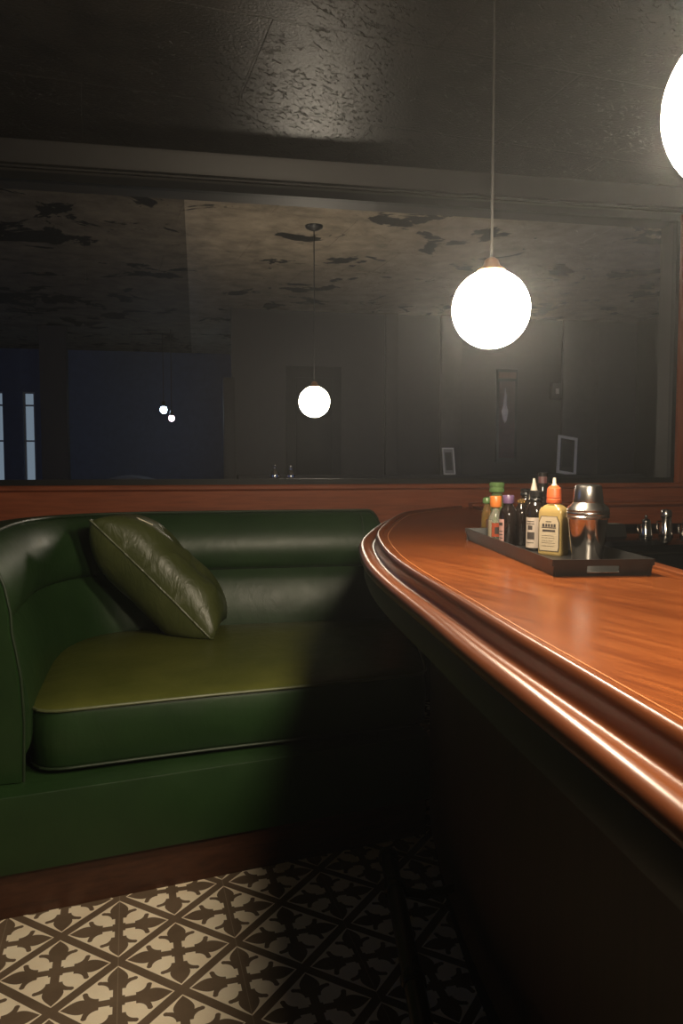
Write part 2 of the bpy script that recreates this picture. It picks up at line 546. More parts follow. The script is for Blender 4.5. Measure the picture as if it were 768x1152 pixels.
# ------------------------------------------------------------------ the room beyond the glass
FX0, FX1, FY2 = -5.2, 5.0, 11.6
F0 = WY + 0.14
slab('floor_beyond', 'far_floor', FX0, FX1, F0, FY2, -0.1, 0.0)
slab('ceiling_beyond_dimmed', 'dimmed_ceiling', FX0, -0.06, F0, FY2, FCEIL, FCEIL + 0.1)  # left part of the same ceiling, its shade put into the colour
slab('ceiling_beyond', 'far_ceiling', -0.06, FX1, F0, FY2, FCEIL, FCEIL + 0.1)
dx = at_y(261, 480, FY).x
slab('wall_far', 'brown_wall', dx, FX1, FY, FY + 0.15, 0, FCEIL)
slab('wall_far_right', 'brown_wall', FX1, FX1 + 0.1, F0, FY2, 0, FCEIL)
# end wall of the blue side room with two tall lit panes
ex = [at_y(p, 480, FY2).x for p in (-60, -24, 5, 27, 40)]
zt1, zt2 = at_y(34, 441, FY2).z, at_y(34, 538, FY2).z - 0.5
bm = B()
box(bm, FX0, ex[0], FY2, FY2 + 0.12, 0, FCEIL); box(bm, ex[4], FX1, FY2, FY2 + 0.12, 0, FCEIL)
box(bm, ex[0], ex[4], FY2, FY2 + 0.12, 0, zt2); box(bm, ex[0], ex[4], FY2, FY2 + 0.12, zt1, FCEIL)
box(bm, ex[2], ex[3], FY2 - 0.05, FY2 + 0.12, zt2, zt1)
struct('wall_end', bm, 'blue_lit_wall')
slab('wall_side', 'blue_lit_wall', FX0 - 0.1, FX0, F0, FY2, 0, FCEIL)
for i, (a, b) in enumerate(((ex[0], ex[2]), (ex[3], ex[4]))):
    w = bpy.data.objects.new('window_%d' % (3 + i), None); COL.objects.link(w); w.location = (a, FY2, zt2); w['kind'] = 'structure'
    bm = B(); t = 0.022
    mid = at_y(34, 497, FY2).z; m2 = at_y(34, 457, FY2).z
    for z in (zt2, mid, m2, zt1 - t): box(bm, a, b, FY2 + 0.01, FY2 + 0.05, z, z + t)
    for x in (a, b - t): box(bm, x, x + t, FY2 + 0.012, FY2 + 0.048, zt2 + t, zt1 - t)
    obj('window_frame', bm, 'white_paint', w)
    bm = B(); box(bm, a, b, FY2 + 0.06, FY2 + 0.065, zt2, zt1); obj('window_pane', bm, 'lit_pane', w, smooth=False)
# jamb of the opening to the blue side, and the boards on the far wall
bm = B(); xj = at_y(256, 480, FY - 0.02).x
box(bm, xj - 0.04, dx + 0.03, FY - 0.03, FY + 0.17, 0, at_y(258, 425, FY).z, 0.004); struct('trim_5', bm, 'dark_wall')
bx = [at_y(x, 480, FY).x for x in (45, 75)]
slab('trim_6', 'dark_wall', at_y(46, 480, 9.6).x, at_y(76, 480, 9.6).x, 9.6, 9.75, 0, FCEIL)
n = 7
for (p0, p1, m) in ((432, 446, 'brown_wall'), (494, 517, 'post'), (630, 670, 'post'), (725, 729, 'post')):
    bm = B(); box(bm, at_y(p0, 480, FY).x, at_y(p1, 480, FY).x, FY - 0.05, FY, 0, FCEIL, 0.006); struct('trim_%d' % n, bm, m); n += 1
# dark door behind the hanging globe
d0, d1 = at_y(322, 470, FY - 0.03), at_y(384, 470, FY - 0.03)
dz = at_y(350, 412, FY - 0.03).z
dr = bpy.data.objects.new('door_1', None); COL.objects.link(dr); dr.location = ((d0.x + d1.x) / 2, FY, 0); dr['kind'] = 'structure'
bm = B()
box(bm, d0.x, d1.x, FY - 0.03, FY, 0, dz, 0.004)
for za, zb in ((0.15, 0.85), (1.0, dz - 0.12)):
    box(bm, d0.x + 0.1, d1.x - 0.1, FY - 0.042, FY - 0.028, za, zb, 0.008)
obj('door_leaf', bm, 'black_frame', dr)
bm = B(); ball(bm, (d1.x - 0.06, FY - 0.075, 1.0), 0.025); tube(bm, [(d1.x - 0.06, FY - 0.03, 1.0), (d1.x - 0.06, FY - 0.06, 1.0)], 0.01)
obj('door_handle', bm, 'brass', dr)
# low ledge along the far wall that carries frames and glass
lz = at_y(505, 534, FY - 0.12).z
slab('trim_11', 'brown_wall', dx + 0.05, FX1, FY - 0.24, FY - 0.05, lz - 0.04, lz)
bm = B(); e0 = dx + 0.05


def leaning_frame(px0, px1, py0, py1, lean, label, slim):
    a, b = at_y(px0, py1, FY - 0.13), at_y(px1, py1, FY - 0.13)
    top = at_y(px0, py0, FY - 0.13).z
    w, h = b.x - a.x, top - lz
    cx = (a.x + b.x) / 2
    t = thing('picture_frame', (cx, FY - 0.16, lz), label, 'picture frame')
    tilt = math.radians(14)

    def put(bm):
        bmesh.ops.transform(bm, matrix=Matrix.Translation((cx, FY - 0.16, lz)) @ Matrix.Rotation(lean, 4, 'Y') @ Matrix.Rotation(-tilt, 4, 'X'), verts=bm.verts[:])
    bw = w * (0.13 if not slim else 0.1)
    bm = B()
    box(bm, -w / 2, w / 2, -0.012, 0.006, 0, bw); box(bm, -w / 2, w / 2, -0.012, 0.006, h - bw, h)
    box(bm, -w / 2, -w / 2 + bw, -0.0119, 0.0059, bw, h - bw); box(bm, w / 2 - bw, w / 2, -0.0119, 0.0059, bw, h - bw)
    put(bm); obj('frame_border', bm, 'mount_pale', t)
    bm = B(); box(bm, -w / 2 + bw, w / 2 - bw, -0.002, 0.004, bw, h - bw); put(bm); obj('mount_board', bm, 'mount_white' if slim else 'post', t)
    bm = B(); k = bw + w * 0.12
    box(bm, -w / 2 + k, w / 2 - k, -0.005, -0.0015, bw + h * 0.12, h - bw - h * 0.12); put(bm); obj('print', bm, 'post' if slim else 'picture_dark', t)


leaning_frame(624, 646, 489, 530, math.radians(9), 'pale picture frame with dark print leaning on the ledge right of the hanging globe', False)
leaning_frame(498, 511, 503, 534, 0.0, 'small narrow pale picture frame beyond the glass, left of the bottles', True)

# tall narrow poster with a highlight painted on as a pale shape
a, b = at_y(560, 415, FY - 0.06), at_y(582, 520, FY - 0.06)
t = thing('hanging_picture', ((a.x + b.x) / 2, FY, b.z), 'tall narrow dark picture with a painted pale highlight on the far wall beyond the glass', 'picture')
bm = B(); box(bm, a.x, b.x, FY - 0.03, FY - 0.001, b.z, a.z, 0.004); obj('board', bm, 'picture_dark', t)
bm = B(); box(bm, a.x + 0.03, b.x - 0.03, FY - 0.034, FY - 0.029, b.z + 0.05, a.z - 0.13); obj('print', bm, 'maroon', t)
bm = B(); box(bm, a.x + 0.02, b.x - 0.02, FY - 0.036, FY - 0.029, a.z - 0.10, a.z - 0.03); obj('title_strip', bm, 'kick', t)
bm = B()
pts = [(0.35, 0.70), (0.40, 0.80), (0.46, 0.72), (0.47, 0.62), (0.55, 0.55), (0.50, 0.46), (0.40, 0.42), (0.30, 0.47), (0.24, 0.55), (0.30, 0.60)]
W_, H_ = b.x - a.x, a.z - b.z
prism(bm, [(a.x + W_ * u, b.z + H_ * v) for u, v in pts], 0, 0.003)
bmesh.ops.transform(bm, matrix=Matrix(((1, 0, 0, 0), (0, 0, -1, FY - 0.034), (0, 1, 0, 0), (0, 0, 0, 1))), verts=bm.verts[:])
obj('painted_glint', bm, 'painted_highlight', t)
# switch box on the boards
q = at_y(627, 440, FY - 0.06)
t = thing('switch_box', (q.x, FY - 0.05, q.z - 0.09), 'small square switch box beside the grey boards beyond the glass', 'switch box')
bm = B(); box(bm, q.x - 0.06, q.x + 0.06, FY - 0.05, FY - 0.001, q.z - 0.09, q.z + 0.09, 0.008); obj('cover', bm, 'post', t)
bm = B(); box(bm, q.x - 0.02, q.x + 0.02, FY - 0.057, FY - 0.048, q.z - 0.03, q.z + 0.03, 0.003); obj('rocker', bm, 'mount_white', t)

# small stoppered cruets catching the light on the window sill beyond
sy = WY + 0.10
slab('trim_12', 'black_frame', WX0, WX1, WY + 0.021, WY + 0.16, WZ0 - 0.02, WZ0)


def far_cruet(px, base, top, label):
    a = at_y(px, base, 7.6); tz = at_y(px, top, 7.6).z
    h = tz - a.z + 0.02
    t = thing('cruet', (a.x, 7.6, a.z - 0.02), label, 'cruet', 'glass cruets beyond the window')
    bm = B(); lathe(bm, [(0.045, 0), (0.05, 0.01), (0.052, h * 0.35), (0.03, h * 0.55), (0.016, h * 0.66), (0.016, h * 0.78), (0.022, h * 0.8)], (a.x, 7.6, a.z - 0.02), 20)
    obj('body', bm, 'steel', t)
    bm = B(); ball(bm, (a.x, 7.6, a.z - 0.02 + h * 0.9), h * 0.1, 1, 14, 10); obj('stopper', bm, 'steel', t)


# table that carries the cruets
ta, tb = at_y(292, 537, 7.6), at_y(345, 537, 7.6)
tz = ta.z - 0.02
t = thing('side_table', ((ta.x + tb.x) / 2, 7.6, 0), 'dark side table beyond the glass under two shining cruets', 'table')
bm = B(); box(bm, ta.x, tb.x, 7.4, 7.85, tz - 0.03, tz, 0.006); obj('tabletop', bm, 'kick', t)
for x in (ta.x + 0.04, tb.x - 0.04):
    for y in (7.44, 7.81):
        bm = B(); box(bm, x - 0.02, x + 0.02, y - 0.02, y + 0.02, 0, tz - 0.03, 0.003); obj('leg', bm, 'kick', t)
far_cruet(309, 537, 522, 'shining cruet beyond the glass below the far globe, the one further left')
far_cruet(327, 537, 523, 'shining cruet beyond the glass below the far globe, the one nearer the door')

# armchairs in the blue room
def armchair(px, py, y, w, label, rot):
    c = at_y(px, py, y)
    h = 0.98 if rot < 0.3 else 0.9
    t = thing('armchair', (c.x, y, 0), label, 'armchair', 'armchairs in the blue room')
    bm = B(); box(bm, c.x - w / 2, c.x + w / 2, y - 0.35, y + 0.3, 0.12, 0.46, 0.05); obj('seat', bm, 'upholstery', t)
    bm = B()
    rows = []
    for k in range(9):
        f = k / 8; hh = h + 0.08 * math.sin(PI * f)
        x = c.x - w / 2 + w * f
        rows.append([(x, y + 0.18, 0.40), (x, y + 0.20, hh - 0.03), (x, y + 0.26, hh), (x, y + 0.36, hh - 0.03), (x, y + 0.38, 0.40)])
    rings(bm, rows); obj('backrest', bm, 'upholstery', t)
    for s in (-1, 1):
        bm = B(); xx = c.x + s * (w / 2 + 0.06)
        box(bm, xx - 0.09, xx + 0.09, y - 0.36, y + 0.34, 0.1, 0.66, 0.06); obj('arm', bm, 'upholstery', t)
        for yy in (y - 0.28, y + 0.24):
            bm = B(); lathe(bm, [(0.018, 0), (0.028, 0.12)], (xx, yy, 0), 10); obj('leg', bm, 'kick', t)


armchair(145, 525, 9.2, 0.75, 'grey armchair dimly lit by blue light below the two cold bulbs, left one', 0.1)
armchair(215, 527, 10.4, 0.7, 'grey armchair dimly lit by blue light beside the doorway edge beyond the glass', 0.5)


# ------------------------------------------------------------------ pendant lamps
GR = 0.080
GR_FAR = 0.10625


def pendant(c, ceil, label, gm, gr, group='globe pendants'):
    t = thing('pendant_lamp', (c.x, c.y, ceil), label, 'lamp', group)
    bm = B(); ball(bm, c, gr, 1.0, 40, 24); obj('globe', bm, gm, t)
    bm = B()
    z = gr * 0.93
    lathe(bm, [(0.34 * gr, z), (0.37 * gr, z + 0.003), (0.34 * gr, z + 0.09 * gr), (0.22 * gr, z + 0.18 * gr), (0.18 * gr, z + 0.31 * gr), (0.15 * gr, z + 0.34 * gr), (0.08 * gr, z + 0.39 * gr)], c, 28); obj('socket', bm, 'brass', t)
    bm = B(); tube(bm, [(c.x, c.y, c.z + z + 0.33 * gr), (c.x, c.y, (c.z + ceil) / 2), (c.x, c.y, ceil - 0.02)], 0.034 * gr, 10); obj('cord', bm, 'cord', t)
    bm = B(); lathe(bm, [(0.012, -0.034), (0.030, -0.028), (0.058, -0.014), (0.062, 0)], (c.x, c.y, ceil), 28); obj('canopy', bm, 'black_metal', t)


def lamp_at(px, py, r, gr):
    z = F * gr / r
    d = ray(px, py); k = z / P(0, 1).dot(Vector((d.x, d.y)))
    return Vector((d.x * k, d.y * k, HC + d.z * k))


L1 = lamp_at(552, 348, 42.8, GR)
L2 = lamp_at(849, 117, 95, GR)
pendant(L1, CEIL, 'lit white globe pendant hanging over the bar, whole globe in view', 'globe', GR)
pendant(L2, CEIL, 'lit white globe pendant close to the viewer, cut by the picture edge', 'globe', GR)
L3 = lamp_at(353.5, 452, 17.2, GR_FAR)
pendant(L3, FCEIL, 'smaller-looking lit white globe pendant beyond the dark glass', 'far_globe', GR_FAR)


def bare_bulb(px, py, y, r, mat, label):
    c = at_y(px, py, y)
    t = thing('hanging_bulb', (c.x, c.y, FCEIL), label, 'light bulb', 'bare bulbs in the blue room')
    bm = B(); ball(bm, c, r, 1.1, 18, 12); obj('bulb', bm, mat, t)
    bm = B(); lathe(bm, [(r * 0.6, r * 0.8), (r * 0.6, r * 2.2), (r * 0.3, r * 2.6)], c, 14); obj('socket', bm, 'black_metal', t)
    bm = B(); tube(bm, [(c.x, c.y, c.z + r * 2.4), (c.x, c.y, FCEIL)], 0.005, 6); obj('cord', bm, 'cord', t)


bare_bulb(184, 461, 9.9, 0.042, 'bulb_blue', 'bright cold blue-white bulb beyond the glass, the upper of two')
bare_bulb(193, 470.5, 9.6, 0.036, 'bulb_pink', 'pinkish bulb beyond the glass just below the cold bulb')

# ------------------------------------------------------------------ bar counter
LIPZ = 0.958
px_lip = [(768, 932), (600, 796), (560, 764), (520, 732.6), (474, 693), (443, 668), (421, 648.5), (407.6, 631), (403, 613), (410, 598.5), (425, 587.5), (447, 579), (480, 573)]
far_pts = []
lip = [at_z(x, y, LIPZ).xy for x, y in px_lip[:9]] + [at_z(x, y, 0.972).xy for x, y in px_lip[9:]]
lip = [P(0.46, -1.7), P(0.36, -0.8), P(0.285, 0.0)] + lip
end = Vector((P(0.55, 3.8).x, WY - 0.025))
lip = [p for p in lip if p.y < WY - 0.12] + [end]
path = resample(catmull(lip, 16), 0.035)
# smooth
for _ in range(6):
    path = [path[0]] + [(path[i - 1] + path[i] * 2 + path[i + 1]) / 4 for i in range(1, len(path) - 1)] + [path[-1]]
inn0, inn1 = at_z(768, 646, BAR).xy, at_z(727, 634, BAR).xy
idir = (inn0 - inn1).normalized()
inner = [inn0 + idir * 3.3, inn0, inn1, Vector((P(0.70, 3.7).x, WY - 0.025))]
bc = path[len(path) // 3]
bar = thing('bar_counter', (bc.x + 0.3, bc.y, 0), 'curved wooden bar with polished brown top and rounded moulded edge', 'bar')
def countertop(u, z0, z1, name, mat, inner_off=0.0, bev=0.0, lat=0.0):
    o = offset(path, u)
    o = [p for p in o if p.y < WY - 0.03]
    poly = [(p.x, p.y) for p in o] + [(o[-1].x + 0.002, WY - 0.026)]
    for p in reversed(inner): poly.append((p.x - inner_off, p.y))
    bm = B(); prism(bm, poly, z0, z1, bev)
    bmesh.ops.triangulate(bm, faces=[f for f in bm.faces if len(f.verts) > 4])
    return obj(name, bm, mat, bar, angle=30)


countertop(0.070, 0.935, BAR, 'countertop', 'bar_top', 0.020)
bm = B()
prof = [(0.066, 0.935), (0.020, 0.935), (0.008, 0.937), (0.0015, 0.943), (0.0, 0.950), (0.0025, 0.958), (0.008, 0.9635), (0.015, 0.9655), (0.0215, 0.964), (0.0265, 0.960), (0.031, 0.9565), (0.037, 0.9545), (0.043, 0.955), (0.0475, 0.9585),
        (0.0498, 0.965), (0.0505, 0.973), (0.0515, 0.980), (0.0540, 0.9865), (0.0575, 0.990), (0.0615, 0.9905), (0.066, 0.987), (0.070, 0.9795)]
sweep(bm, path, prof); obj('edge_moulding', bm, 'bar_rail', bar, angle=60)
bm = B(); sweep(bm, path, [(0.086, BAR - 0.002), (0.086, BAR + 0.0006), (0.088, BAR + 0.0006), (0.088, BAR - 0.002)])
obj('inlay_line', bm, plain('inlay wood', (0.38, 0.15, 0.05), 0.35, 0.05), bar)
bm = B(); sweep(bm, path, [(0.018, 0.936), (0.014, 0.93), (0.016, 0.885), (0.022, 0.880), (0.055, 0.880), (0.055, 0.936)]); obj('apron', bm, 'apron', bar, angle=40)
# inner edge strip behind a dark groove
bm = B(); sweep(bm, inner, [(-0.016, 0.93), (-0.016, BAR + 0.004), (-0.014, BAR + 0.006), (0.010, BAR + 0.006), (0.012, BAR + 0.004), (0.012, 0.93)]); obj('edge_strip', bm, 'bar_rail', bar, angle=30)
# body under the counter
o = offset(path, 0.219)
for _ in range(8): o = [o[0]] + [(o[i - 1] + o[i] * 2 + o[i + 1]) / 4 for i in range(1, len(o) - 1)] + [o[-1]]
o = [p for p in o if p.y < WY - 0.06]
poly = [(p.x, p.y) for p in o] + [(o[-1].x + 0.01, WY - 0.045)] + [(p.x - 0.06, min(p.y, WY - 0.045)) for p in reversed(inner)]
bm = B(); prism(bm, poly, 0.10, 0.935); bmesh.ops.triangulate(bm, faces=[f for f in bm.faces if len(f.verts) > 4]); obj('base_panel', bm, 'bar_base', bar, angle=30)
o2 = [p + n * 0.02 for p, n in zip(o, normals2(o))]
poly = [(p.x, p.y) for p in o2] + [(p.x - 0.08, min(p.y, WY - 0.06)) for p in reversed(inner)]
bm = B(); prism(bm, poly, 0.0, 0.10); bmesh.ops.triangulate(bm, faces=[f for f in bm.faces if len(f.verts) > 4]); obj('toe_kick', bm, 'black_frame', bar, angle=30)
# foot rail with couplings and brackets
RZ = 0.16
ra, rb = at_z(436, 962, RZ), at_z(477, 1165, RZ)
rd = (rb - ra).normalized()
rp = [ra, ra + (rb - ra) * 0.5, rb, rb + rd * 0.7 + Vector((0.02, 0, 0)), rb + rd * 1.9 + Vector((0.08, 0, 0))]
bm = B(); tube(bm, rp, 0.0215, 16); rail = obj('foot_rail', bm, 'rail_metal', bar)
for k in (0.0, 0.26, 0.78, 1.5, 2.4):
    c = ra + rd * max(k * (rb - ra).length, 0.015)
    bm = B(); tube(bm, [c - rd * 0.016, c - rd * 0.013, c + rd * 0.013, c + rd * 0.016], [0.0235, 0.026, 0.026, 0.0235], 16); obj('coupling', bm, 'rail_metal', rail)
for k in (0.26, 1.5):
    c = ra + rd * k * (rb - ra).length
    w = Vector((-rd.y, rd.x, 0)); w = w if w.x > 0 else -w
    best = min(o, key=lambda p: (p - c.xy).length)
    tgt = c + (Vector((best.x, best.y, RZ)) - c) * 1.03
    bm = B(); tube(bm, [c, c + (tgt - c) * 0.5 + Vector((0, 0, -0.015)), tgt], 0.011, 10); obj('bracket', bm, 'rail_metal', rail)

# ------------------------------------------------------------------ booth
# inside line of the back at seat level, from the left wing round to the bar
back_in = [P(-0.872, 2.06), P(-0.955, 2.38), P(-1.02, 2.66), P(-1.03, 2.86), P(-0.97, 3.03), P(-0.80, 3.14), P(-0.5, 3.22), P(-0.2, 3.28), P(0.05, 3.325), P(0.16, 3.345), P(0.228, 3.375)]
bp = resample(catmull(back_in, 16), 0.03)
# outward is to the LEFT of travel, so u is negative outward
booth = thing('corner_booth', (P(-0.4, 2.9).x, P(-0.4, 2.9).y, 0), 'green leather corner booth with rolled back and one long seat cushion', 'booth')
TOP = 0.985
def roll(z0, z1, n0, n1, bulge, th, k=14):
    pr = []
    for i in range(k + 1):
        f = i / k
        s = math.sin(PI * f) ** 0.6 if 0 < f < 1 else 0.0
        pr.append((-(n0 + (n1 - n0) * f) + bulge * s, z0 + (z1 - z0) * f))
    pr += [(-(n1 + th), z1), (-(n0 + th), z0)]
    return pr


SEAM = 0.745
NU = 0.115
bm = B(); sweep(bm, bp, roll(0.40, SEAM, -0.005, 0.055, 0.040, 0.06)); obj('lower_back_cushion', bm, 'leather', booth, angle=50)
bm = B()
pr = []
for i in range(17):                                # upper roll curls over the top edge
    f = i / 16
    s = math.sin(PI * min(f * 1.0, 1)) ** 0.6 if 0 < f < 1 else 0
    pr.append((-(0.055 + (NU - 0.055) * f ** 1.5) + 0.045 * s, SEAM + (TOP - SEAM) * f))
pr += [(-(NU + 0.05), TOP), (-(NU + 0.05), SEAM)]
sweep(bm, bp, pr); ub = obj('upper_back_cushion', bm, 'leather', booth, angle=50)
tend = (bp[-1] - bp[-2]).normalized()
def soften(o):                                     # the free end of the back is rounded off
    for v in o.data.vertices:
        w_ = v.co + o.parent.location
        d = max(0.0, (bp[-1] - w_.xy).dot(tend))
        if d < 0.07 and w_.z > 0.6:
            k = 1 - d / 0.07
            v.co.z -= (w_.z - 0.6) * 0.26 * (1 - math.sqrt(max(0, 1 - k * k)))
    return o


# outer shell
sh = [(-0.10, 0.33), (-0.105, 0.90), (-(NU - 0.004), TOP - 0.004), (-(NU + 0.006), TOP + 0.006), (-(NU + 0.10), TOP + 0.004), (-(NU + 0.115), TOP - 0.012), (-(NU + 0.115), 0.33)]
bm = B(); sweep(bm, bp, sh); soften(obj('back_shell', bm, 'leather', booth, angle=30)); soften(ub)
# front face of the left wing
ns = normals2(bp)
t0 = (bp[1] - bp[0]).normalized()
def wing_pt(u, z, f=0.0): q = bp[0] + ns[0] * u - t0 * f; return Vector((q.x, q.y, z))
wp = [(0.0, 0.335), (0.005, 0.50), (0.022, 0.60), (-0.02, 0.70), (-0.058, 0.745), (-0.045, 0.80), (-0.035, 0.87), (-0.06, 0.94), (-0.10, 0.978), (-0.13, 0.988), (-0.215, 0.985), (-0.23, 0.97), (-0.23, 0.335)]
wp[2] = (0.0, 0.62); wp[3] = (-0.012, 0.70); wp[4] = (-0.02, 0.745); wp[5] = (-0.022, 0.80)
bm = B()
rings(bm, [[wing_pt(u, z, -0.01) for u, z in wp], [wing_pt(u, z, 0.020) for u, z in wp], [wing_pt(u * 0.97 - 0.004, z * 0.985 + 0.008, 0.032) for u, z in wp]])
obj('wing_front', bm, 'leather', booth, angle=50)
bm = B(); tube(bm, [wing_pt(u + 0.003, z, 0.020) for u, z in wp[:11]], 0.0045, 8); obj('piping', bm, 'piping', booth)
# piping: top rim
bm = B(); tube(bm, [(p.x - n.x * NU, p.y - n.y * NU, TOP + 0.004) for p, n in zip(bp, ns)], 0.006, 8); soften(obj('piping', bm, 'piping', booth))
# vertical seams in the back where the cushions meet
def seam(i):
    bm = B()
    up = [(-(0.055 + (NU - 0.055) * (k / 8) ** 1.5) + 0.0455 * (math.sin(PI * k / 8) ** 0.6 if 0 < k < 8 else 0), SEAM + (TOP - SEAM) * k / 8) for k in range(9)]
    p, nn = bp[i], ns[i]
    tube(bm, [(p.x + nn.x * u, p.y + nn.y * u, z) for u, z in up], 0.0035, 6); obj('seam_welt', bm, 'piping', booth)


def idx(px, py, z):
    q = at_z(px, py, z).xy
    return min(range(len(bp)), key=lambda i: (bp[i] - q).length)


seam(idx(97, 580, 0.985)); seam(len(bp) - 6)

# seat cushion
fr = [at_z(25, 803, SEAT).xy, at_z(130, 791.5, SEAT).xy, at_z(240, 780, SEAT).xy, at_z(330, 771.5, SEAT).xy]
dfr = (fr[3] - fr[1]).normalized()
fr += [fr[3] + dfr * 0.20, fr[3] + dfr * 0.452]
front = resample(catmull(fr, 10), 0.03)
bk = [p + n * 0.004 for p, n in zip(bp, ns)]
right_edge = resample([front[-1], bk[-1] + Vector((0.06, -0.03))], 0.04)
outl = front[1:-1] + right_edge[:-1] + list(reversed(bk[2:]))
# round the corners
for _ in range(4):
    n_ = len(outl); outl = [(outl[i - 1] + outl[i] * 2 + outl[(i + 1) % n_]) / 4 for i in range(n_)]
cen = sum(outl, Vector((0, 0))) / len(outl)
def ring_at(scale_off, z):
    res = []
    for p in outl:
        d = (p - cen); L = d.length
        q = cen + d * ((L - scale_off) / L)
        res.append((q.x, q.y, z))
    return res


CB = 0.345
boxr = [ring_at(0.022, CB), ring_at(0.008, CB + 0.004), ring_at(0.0, CB + 0.018), ring_at(-0.004, CB + 0.08), ring_at(-0.002, SEAT - 0.022), ring_at(0.006, SEAT - 0.006)]
bm = B(); rings(bm, boxr, True, True, False); obj('seat_boxing', bm, 'leather', booth, angle=60)
rows = [ring_at(0.006, SEAT - 0.006), ring_at(0.02, SEAT + 0.001)]
for k in range(1, 9):
    f = k / 9
    zz = SEAT + 0.001 + 0.016 * math.sin(PI * 0.5 * min(1, f * 2.2))
    rows.append([(p.x * (1 - f) + cen.x * f + (p - cen).normalized().x * -0.02 * (1 - f), p.y * (1 - f) + cen.y * f + (p - cen).normalized().y * -0.02 * (1 - f), zz) for p in outl])
bm = B(); rings(bm, rows, True, False, True); obj('seat_cushion', bm, 'seat_leather', booth, angle=60)
def loop_tube(off, z, r, mat, name):
    pts = ring_at(off, z); bm = B(); tube(bm, pts + [pts[0]], r, 8, False); obj(name, bm, mat, booth)


loop_tube(-0.001, SEAT - 0.004, 0.0048, 'seat_piping', 'piping')
loop_tube(0.002, CB + 0.006, 0.0045, 'piping', 'piping')
# base and kick
bf = [at_z(0, 1040, 0).xy, at_z(240, 991, 0).xy]
bd = (bf[1] - bf[0]).normalized()
pA, pB = bf[0] - bd * 0.30, bf[1] + bd * 0.70
wing_out = [p - n * (NU + 0.10) for p, n in zip(bp, ns)]
def base_poly(inset):
    nrm = Vector((-bd.y, bd.x))
    A, Bq = pA + nrm * inset, pB + nrm * inset
    wo = wing_out[::4]
    pl = [A, Bq, Vector((Bq.x - 0.002, bp[-1].y + 0.10))] + [w for w in reversed(wo) if w.x < Bq.x - 0.05]
    return [(p.x, p.y) for p in pl]


bm = B(); prism(bm, base_poly(0.0), 0.125, 0.335, 0.006, 2); bmesh.ops.triangulate(bm, faces=[f for f in bm.faces if len(f.verts) > 4]); obj('base', bm, 'leather', booth, angle=30)
bm = B(); prism(bm, base_poly(0.02), 0.0, 0.125); bmesh.ops.triangulate(bm, faces=[f for f in bm.faces if len(f.verts) > 4]); obj('kick_board', bm, 'kick', booth, angle=30)

# ------------------------------------------------------------------ leather pillow
def pillow():
    Z0 = 2.80
    def cam(px, py, z): d = ray(px, py); k = z / P(0, 1).dot(Vector((d.x, d.y))); return Vector((d.x * k, d.y * k, HC + d.z * k))
    A, C = cam(101, 585, Z0 + 0.06), cam(240, 722, Z0 + 0.05)
    mid = (A + C) / 2
    e1 = (C - A); Lh = e1.length / 2; e1.normalize()
    depth = Vector((*P(0.02, 1.0), -0.13)).normalized()
    e2 = (depth - e1 * depth.dot(e1)).normalized()
    nn = e1.cross(e2).normalized()
    if nn.z < 0: nn = -nn
    Dh = 0.19
    cen = mid + e2 * Dh
    T = 0.135
    N = 44
    def pt(i, j, s):
        a, b = -1 + 2 * i / N, -1 + 2 * j / N
        pinch = 1 - 0.07 * (1 - a * a) if abs(b) > 0 else 1
        x = a * (1 - 0.06 * (1 - b * b)); y = b * (1 - 0.10 * (1 - a * a))
        h = ((1 - a ** 4) * (1 - b ** 4)) ** 0.55
        # folds running in from the near edge
        wr = 0.017 * (0.5 - abs(math.sin(6.5 * a + 0.9 * math.sin(5 * b + 2 * a)))) * max(0, 1 - abs(b + 0.45) * 1.0) * (0.6 + 0.4 * a) * (1 - a ** 2)
        wr += 0.010 * math.sin(7 * a - 6 * b + 1) * (1 - b * b) * (1 - a ** 2)
        return cen + e1 * (x * Lh) + e2 * (y * Dh) + nn * s * (T * h + wr * (1 if s > 0 else 0.6) + 0.003)
    bm = B()
    for s in (1, -1):
        g = [[bm.verts.new(pt(i, j, s)) for j in range(N + 1)] for i in range(N + 1)]
        for i in range(N):
            for j in range(N): bm.faces.new((g[i][j], g[i + 1][j], g[i + 1][j + 1], g[i][j + 1]))
    bmesh.ops.remove_doubles(bm, verts=bm.verts[:], dist=0.0068)
    zmin = SEAT + 0.019
    for v in bm.verts:
        if v.co.z < zmin: v.co.z = zmin + (v.co.z - zmin) * 0.03
    t = thing('throw_pillow', (cen.x, cen.y, SEAT), 'dark olive leather pillow leaning in the booth corner', 'pillow')
    obj('cover', bm, 'pillow_leather', t, angle=70)
    edge = [(i, 0) for i in range(N)] + [(N, j) for j in range(N)] + [(i, N) for i in range(N, 0, -1)] + [(0, j) for j in range(N, 0, -1)]
    pts = [(pt(i, j, 1) + pt(i, j, -1)) / 2 for i, j in edge]
    for p in pts: p.z = max(p.z, zmin + 0.003)
    bm = B(); tube(bm, pts + [pts[0]], 0.0048, 8, False); obj('welt', bm, 'pillow_leather', t)
    # little cream mark near the top
    def on(i, j): return pt(i, j, 1) + nn * 0.003
    bm = B()
    tube(bm, [on(6, 12), on(8, 12), on(10.5, 12.5)], 0.0022, 6); tube(bm, [on(6, 12), on(6.8, 10.6), on(8.4, 11), on(10.5, 12.5)], 0.0022, 6)
    obj('cream_mark', bm, 'stroke', t)


pillow()

